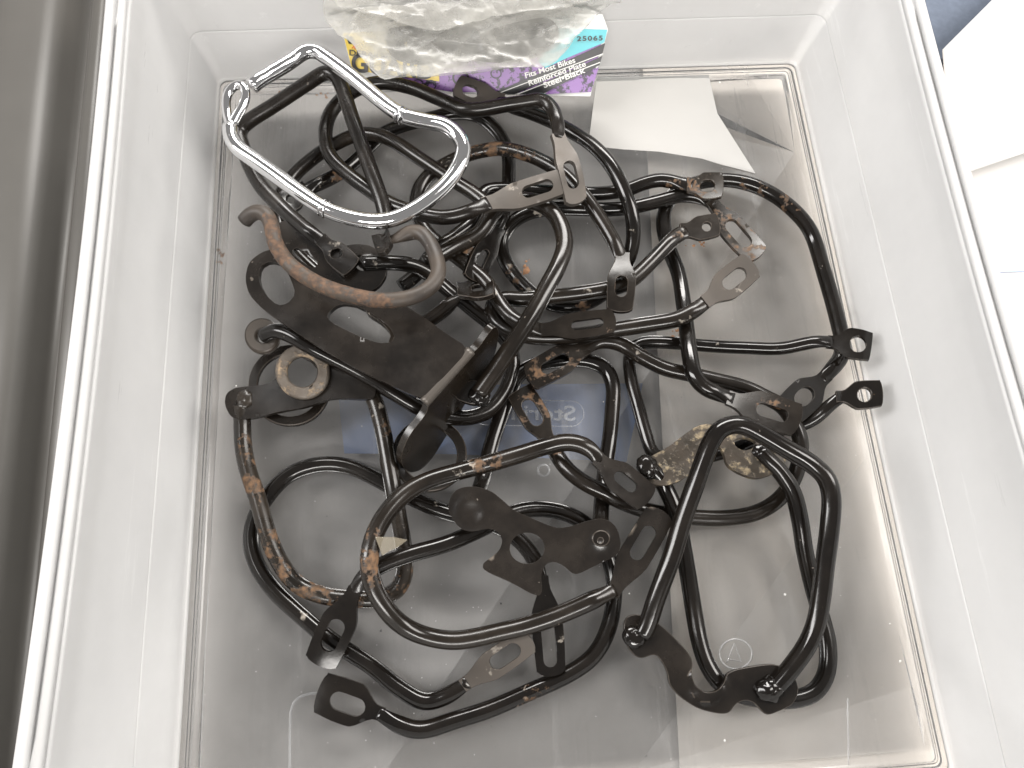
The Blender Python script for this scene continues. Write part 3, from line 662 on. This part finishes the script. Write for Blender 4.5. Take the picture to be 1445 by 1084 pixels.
# rounded fold along the edge
me = tube_mesh('fold_edge', [e0-n*.0006, (e0+e1)/2-n*.0006, e1-n*.0006], .0023, sides=16); link('fold_edge', me, M_steel, bt)
px_plate('lug', [(650, 545), (668, 536), (686, 545), (690, 558), (684, 570), (668, 573), (646, 566), (640, 556)], [], plane3((650, 550, 24), (690, 560, 25), (660, 570, 24)), .0035, M_black, bt, bev=.0009)
weld(bt, 676, 560, 26.5, 4.2, M_black, 3)
for k_ in bt.children: set_attr(k_, bt.location, []) if 'wear' not in k_.data.attributes else None

# brown rusted bar
g = guard('thick brown rusted guard bar arching over the big bracket at left', M_brown,
      [(345, 312, 48), (352, 304, 50), (362, 299, 52), (374, 301, 53), (383, 318, 53), (388, 342, 53), (399, 362, 52), (418, 381, 52), (450, 401, 52), (492, 416, 53), (541, 424, 54), (583, 419, 54), (610, 403, 53), (619, 384, 52), (615, 362, 50), (606, 342, 48), (596, 330, 47), (584, 327, 46), (562, 335, 45), (545, 341, 44)],
      r=3.55, group=None, dents=.05, B=dict(end=(528, 346, 41), w=26, slot=(.8, .02, 1), roll=-.4, flat=1, mat=M_matte),
      spots=[(392, 350, 30, 'r'), (420, 385, 34, 'r'), (380, 320, 20, 'r'), (470, 408, 36, 'r'), (520, 422, 30, 'r'), (612, 404, 14, 's')])

# worn plate guard, lower right
g = guard('low black guard at lower right hanging from a scaly worn plate', M_black,
      [(913, 658, 17), (926, 668, 16), (940, 691, 13), (955, 725, 12), (964, 770, 9), (970, 805, 7), (979, 861, 5), (987, 905, 5), (998, 938, 5), (1018, 966, 5), (1050, 982, 5), (1090, 987, 5), (1125, 986, 5), (1150, 976, 5), (1166, 950, 5), (1168, 910, 5), (1158, 868, 5), (1145, 820, 6), (1135, 775, 9), (1129, 735, 13), (1119, 695, 16), (1100, 665, 18), (1085, 650, 19), (1072, 636, 19)],
      r=4.0, spots=[(930, 672, 12, 's'), (1130, 760, 8, 's')])
px_plate('bracket_plate', [(902, 668), (902, 654), (918, 645), (940, 634), (960, 618), (982, 602), (1004, 598), (1024, 606), (1060, 608), (1090, 616), (1108, 630), (1110, 650), (1096, 668), (1066, 678), (1042, 670), (1024, 658), (1020, 640), (1012, 628), (996, 640), (980, 664), (960, 680), (935, 688), (915, 682)],
         [smooth_poly([(1034, 622), (1050, 618), (1066, 624), (1062, 634), (1048, 638), (1036, 632)], 1)], plane3((910, 660, 16), (1000, 620, 17), (1080, 660, 18)), .003, M_grime, g, grid=6, warp=.0012)
weld(g, 914, 660, 18.5, 4.2, M_black, 2, .5); weld(g, 1074, 637, 19.5, 4.2, M_black, 2, .5)

# top bottom-right guard
g = guard('thick glossy black guard standing highest at bottom right, welded to a curved hook plate', M_black,
      [(906, 896, 13), (915, 878, 15), (924, 850, 18), (936, 818, 21), (950, 780, 24), (963, 735, 27), (977, 695, 30), (991, 655, 33), (1003, 625, 35), (1014, 608, 36), (1030, 600, 36), (1048, 600, 36), (1068, 609, 36), (1109, 633, 36), (1148, 657, 35), (1166, 675, 35), (1173, 700, 34), (1171, 745, 31), (1165, 790, 27), (1159, 840, 23), (1150, 885, 20), (1136, 915, 18), (1112, 948, 16), (1093, 970, 14)],
      r=4.25, spots=[(1160, 860, 8, 's'), (985, 750, 6, 'r')], group='black bicycle guards tangled in the box')
o3 = [(860+x/3.6125, 750+y/3.6125) for x, y in [(68, 490), (85, 435), (135, 418), (200, 440), (265, 480), (335, 545), (415, 630), (425, 680), (415, 730), (440, 790), (490, 822), (545, 812), (578, 770), (592, 725), (640, 700), (740, 682), (820, 672), (885, 690), (940, 740), (960, 810), (930, 880), (870, 910), (800, 937), (770, 915), (735, 872), (690, 856), (640, 876), (608, 925), (555, 930), (450, 905), (365, 850), (305, 785), (295, 710), (240, 620), (150, 655), (90, 595)]]
px_plate('hook_plate', o3, [], plane3((890, 890, 11), (1000, 1000, 11), (1100, 960, 12.5)), .0028, M_matte, g, grid=6, warp=.0012, bev=.0006,
         bend=lambda x, y: .9*math.exp(-((math.hypot(x-995, y-965)-24)/5)**2) if x > 975 else 0)
weld(g, 895, 900, 14, 4.2, M_black, 3); weld(g, 1086, 972, 14.5, 4.8, M_black, 4, .8)

# oval guard on top in the lower centre
guard('big oval guard on top at lower centre with two brownish slotted ends at right', M_black2,
      [(848, 652, 25), (838, 639, 26), (824, 629, 26), (801, 624, 26), (774, 629, 25), (735, 641, 25), (691, 654, 25), (645, 666, 25), (608, 677, 26), (575, 694, 27), (547, 722, 29), (528, 756, 30), (521, 790, 30), (526, 825, 28), (545, 860, 24), (570, 884, 19), (602, 898, 16), (640, 904, 15), (675, 899, 15), (705, 892, 15), (740, 884, 15), (775, 873, 16), (810, 859, 17), (845, 843, 18), (868, 832, 18)],
      r=4.1, A=dict(end=(914, 706, 23), w=44, slot=(.52, .44, 17), mat=M_matte), B=dict(end=(932, 723, 20), w=46, slot=(.6, .42, 21), mat=M_matte),
      spots=[(680, 656, 18, 'r'), (700, 650, 12, 'r'), (655, 663, 20, 's'), (530, 750, 18, 'r'), (522, 790, 24, 'r'), (530, 835, 16, 'r'), (720, 648, 10, 's'), (865, 825, 7, 's')])

# ------------------------------------------------------------------ printed card and plastic bag at the back
card = thing('printed_card', P(670, 120, 12), 'torn printed packaging card in yellow, purple and teal at the back wall', 'card')
PC = plane3((500, 100, 15), (833, 133, 14), (857, 42, 34))
M_cyan = plain('teal_print', (.12, .55, .62), .35, nscale=60, namt=.05); M_yel = plain('yellow_print', (.78, .58, .10), .35, nscale=60, namt=.06)
M_blk = plain('black_print', (.02, .02, .022), .35); M_wht = plain('white_print', (.8, .8, .78), .4); M_red = plain('red_print', (.6, .06, .05), .4)
M_pur, nt = new_mat('purple_print'); b = N(nt, 'ShaderNodeBsdfPrincipled', Roughness=.35)
nn_ = noise_n(nt, 230, 6, .75, 4); c = mixc(nt, ramp(nt, nn_, .52, .56), (.27, .13, .40, 1), (.02, .012, .03, 1)); nt.links.new(c, b.inputs['Base Color']); o = N(nt, 'ShaderNodeOutputMaterial'); nt.links.new(b.outputs[0], o.inputs[0])
def cardpiece(name, pts, mat, lift, t=.00012, holes=()):
    a, n = PC; return px_plate(name, pts, list(holes), (a+n*lift, n), t, mat, card, it=0, grid=300, warp=0, bev=.00002)
cardpiece('card_backing', [(484, 20), (484, 48), (497, 100), (516, 112), (620, 132), (833, 136), (845, 90), (858, 42), (850, 20)], M_wht, 0, .0005)
cardpiece('purple_panel', [(560, 40), (619, 116), (540, 102), (545, 116), (640, 131), (740, 130), (831, 130), (838, 104), (760, 70), (620, 60)][0:0]+[(612, 60), (850, 55), (833, 129), (740, 131), (640, 130), (560, 118), (540, 100)], M_pur, .0005)
cardpiece('yellow_panel', [(484, 47), (497, 99), (620, 115), (617, 40)], M_yel, .0008)
cardpiece('teal_panel', [(760, 88), (782, 40), (857, 42), (853, 60), (800, 82), (770, 96)], M_cyan, .0008)
cardpiece('black_stripe', [(694, 132), (760, 104), (854, 61), (850, 77), (760, 118), (726, 133)], M_blk, .0011)
cardpiece('black_stripe', [(728, 133), (762, 119), (850, 79), (846, 92), (765, 133)], M_blk, .0011)
cardpiece('purple_corner', [(768, 133), (845, 95), (834, 130)], M_pur, .0012)
for (p, q) in (((700, 133), (851, 76)), ((730, 133), (847, 88))):
    dx, dy = q[0]-p[0], q[1]-p[1]; l = math.hypot(dx, dy); ox, oy = -dy/l*.7, dx/l*.7
    cardpiece('white_rule', [(p[0]-ox, p[1]-oy), (q[0]-ox, q[1]-oy), (q[0]+ox, q[1]+oy), (p[0]+ox, p[1]+oy)], M_wht, .0014)
def ctext(t, org, along, h, mat, bold=.02, lift=.0016, **k): return place_text('lettering', t, mat, card, PC, org, along, h, bold=bold, lift=lift, extr=.02, **k)
ctext('GUARD', (497, 100), (612, 112), 25, M_blk, .03)
ctext('DERAILLEUR', (494, 78), (570, 86), 8, M_blk, .02)
ctext('X', (497, 68), (503, 70), 8, M_red, .02)
ctext('25065', (814, 58), (850, 57), 6.5, M_blk, .03, space=1.25)
ctext('Fits Most Bikes', (742, 110), (812, 88), 7.5, M_wht, .02)
ctext('Reinforced Plate', (747, 121), (827, 93), 7.5, M_wht, .02)
ctext('Steel\u2022Black', (768, 124), (826, 102), 7.5, M_wht, .02)
# bicycle wheels printed in black on the purple
for (x, y, r_) in ((608, 120, 8), (650, 110, 12), (590, 118, 7), (700, 104, 8)):
    cardpiece('printed_wheel', circle(x, y, r_, r_*.9, 28), M_blk, .0012, holes=[circle(x, y, r_*.78, r_*.7, 24)])
cardpiece('black_corner', [(488, 50), (496, 52), (502, 62), (492, 62)], M_blk, .0012)

# bag
M_bag, nt = new_mat('crumpled_milky_polythene'); L = nt.links.new
dif = N(nt, 'ShaderNodeBsdfDiffuse'); dif.inputs[0].default_value = (.7, .69, .65, 1); trl = N(nt, 'ShaderNodeBsdfTranslucent'); trl.inputs[0].default_value = (.8, .79, .75, 1)
mx = N(nt, 'ShaderNodeMixShader'); mx.inputs[0].default_value = .5; L(dif.outputs[0], mx.inputs[1]); L(trl.outputs[0], mx.inputs[2])
tr = N(nt, 'ShaderNodeBsdfTransparent'); m2 = N(nt, 'ShaderNodeMixShader'); L(ramp(nt, noise_n(nt, 60, 5, .6, 2), .35, .7, (.60,)*3+(1,), (.84,)*3+(1,)), m2.inputs[0]); L(mx.outputs[0], m2.inputs[1]); L(tr.outputs[0], m2.inputs[2])
gl = N(nt, 'ShaderNodeBsdfGlossy', Roughness=.3); bn = N(nt, 'ShaderNodeBump', Strength=.15, Distance=.002); L(noise_n(nt, 60, 3, .6, 3), bn.inputs['Height']); L(bn.outputs[0], gl.inputs['Normal'])
fr = N(nt, 'ShaderNodeFresnel', IOR=1.2); L(bn.outputs[0], fr.inputs['Normal']); m3 = N(nt, 'ShaderNodeMixShader'); L(fr.outputs[0], m3.inputs[0]); L(m2.outputs[0], m3.inputs[1]); L(gl.outputs[0], m3.inputs[2])
o = N(nt, 'ShaderNodeOutputMaterial'); L(m3.outputs[0], o.inputs[0])
bag = thing('plastic_bag', P(660, 60, 36), 'crumpled milky plastic bag folded over the printed card', 'bag')
def bag_sheet(name, poly, z, grid, amp, seed, mat=None, par=None, lift=None):
    pl = plane3((poly[0][0], poly[0][1], z), (poly[0][0]+50, poly[0][1], z), (poly[0][0], poly[0][1]+50, z))
    a, n = pl
    def f(x, y):
        v = Vector((x*.012+y*.006, y*.022-x*.005, seed)); h = noise.noise(v)
        rdg = 0
        for k, (fq, am) in enumerate(((1.1, .9), (2.3, .45), (4.6, .16))):
            q = Vector((x*.012*fq+y*.012*fq, y*.03*fq-x*.006*fq, seed+k*7)); rdg += am*(1-2.2*abs(noise.noise(q)))**2*.6
        pull = max(0, (y-40))*.06
        L_ = lift(x, y) if lift else 0
        return on_plane(x, y, a, n)+n*(amp*(h+rdg-.5)-pull+L_)*.001
    me = plate_mesh(name, smooth_poly(poly, 1), [], f, n, .00012, grid, 0)
    return link(name, me, mat or M_bag, par or bag)
bag_sheet('bag_front', [(452, -40), (456, 24), (470, 40), (478, 48), (497, 60), (508, 76), (518, 88), (538, 104), (552, 101), (567, 97), (600, 101), (618, 100), (640, 94), (663, 92), (710, 88), (758, 86), (784, 80), (800, 66), (813, 51), (835, 32), (857, 6), (880, 4), (885, -40)], 53, 3, 3, 1.3)
bag_sheet('bag_fold', [(457, -40), (470, 4), (500, 16), (560, 30), (610, 38), (640, 36), (680, 24), (740, 14), (790, 12), (830, 0), (870, -12), (890, -40)], 58, 3, 3, 8.1)
bag_sheet('bag_flap', [(460, 30), (480, 46), (497, 58), (520, 88), (541, 102), (590, 100), (632, 94), (650, 84), (600, 88), (556, 84), (540, 60), (552, 38), (500, 24)], 48, 3, 2, 12.4)
bag_sheet('bag_hem', [(560, 92), (600, 84), (680, 84), (770, 74), (800, 62), (812, 50), (800, 66), (784, 80), (758, 86), (700, 90), (640, 96), (600, 101)], 49, 3, 2, 15.4)
bag_sheet('bag_back', [(470, -30), (480, 30), (560, 90), (760, 84), (830, 30), (850, -30)], 38, 6, 2, 4.4)
# wrapped black part inside the bag
wp = thing('wrapped_bracket', P(665, 60, 38), 'black steel bracket wrapped inside the milky plastic bag', 'bracket')
pw = plane3((560, 60, 41), (780, 50, 41), (660, 90, 38))
px_plate('bracket_plate', [(543, 48), (552, 42), (600, 38), (650, 40), (690, 44), (720, 34), (770, 26), (786, 38), (790, 56), (775, 70), (740, 82), (700, 84), (660, 80), (620, 88), (590, 90), (560, 84), (546, 70)], [circle(578, 62, 8, 8, 18)], pw, .004, M_black, wp, grid=6, bev=.001, warp=.0015)
me = tube_mesh('bent_tube', [P(575, 62, 42), P(620, 56, 43), P(690, 62, 43), P(750, 52, 42), P(772, 44, 42)], .0035); link('bent_tube', me, M_black, wp)

# shard of clear plastic lying on the oval guard
M_shard = milky('yellowed_clear_plastic', (.55, .48, .36), .72, .4, rough=.1)
o = px_plate('plastic_shard', [(527, 757), (552, 757), (572, 761), (558, 772), (546, 778), (538, 784)], [], plane3((527, 757, 33), (572, 761, 27), (538, 784, 30)), .0006, M_shard, None, it=0, grid=7, warp=.002, bev=.0001)
tag(o, 'small triangular shard of clear plastic caught on the oval guard', 'shard')

# ------------------------------------------------------------------ dust and rust crumbs on the floor
def flakes(name, n, cols, spots=None, smin=.0002, smax=.0006, seed=3):
    rnd = random.Random(seed); V = []; Fc = []
    for i in range(n):
        if spots: s = rnd.choice(spots); x = rnd.gauss(s[0], s[2]); y = rnd.gauss(s[1], s[3]); p = P(x, y, .25)
        else: p = Vector((rnd.uniform(FX0, FX1), rnd.uniform(FY0, FY1), .00025))
        s = rnd.uniform(smin, smax)*(1+2*(rnd.random() > .93)); a0 = rnd.random()*6; b0 = len(V); m = 5
        zz = rnd.uniform(.0002, .0006)
        for k in range(m):
            a = a0+k*2*math.pi/m; rr = s*rnd.uniform(.5, 1.1); V.append(p+Vector((rr*math.cos(a), rr*math.sin(a), 0)))
        V.append(p+Vector((0, 0, zz)))
        for k in range(m): Fc.append((b0+k, b0+(k+1) % m, b0+m))
    return tag(link(name, mesh_of(name, V, Fc), cols, smooth=False), kind='stuff')
M_dust = plain('pale_dust', (.75, .74, .72), .7); M_crumb = plain('rust_crumbs', (.32, .17, .09), .8, nscale=500, namt=.4); M_grit = plain('dark_grit', (.03, .03, .03), .7)
flakes('dust', 260, M_dust, smin=.00012, smax=.00032)
flakes('dust', 90, M_dust, [(560, 520, 60, 60), (1060, 400, 40, 60), (620, 840, 50, 30), (311, 300, 4, 60), (560, 985, 80, 30)], .0001, .0003, 8)
flakes('rust_crumbs', 46, M_crumb, [(375, 130, 14, 3), (365, 128, 8, 3), (450, 132, 6, 6), (465, 132, 5, 6), (985, 345, 8, 4), (954, 468, 5, 6), (311, 360, 2, 8), (740, 375, 10, 12), (905, 490, 5, 5)], .0003, .0012, 5)
flakes('grit', 70, M_grit, smin=.00012, smax=.0003, seed=11)
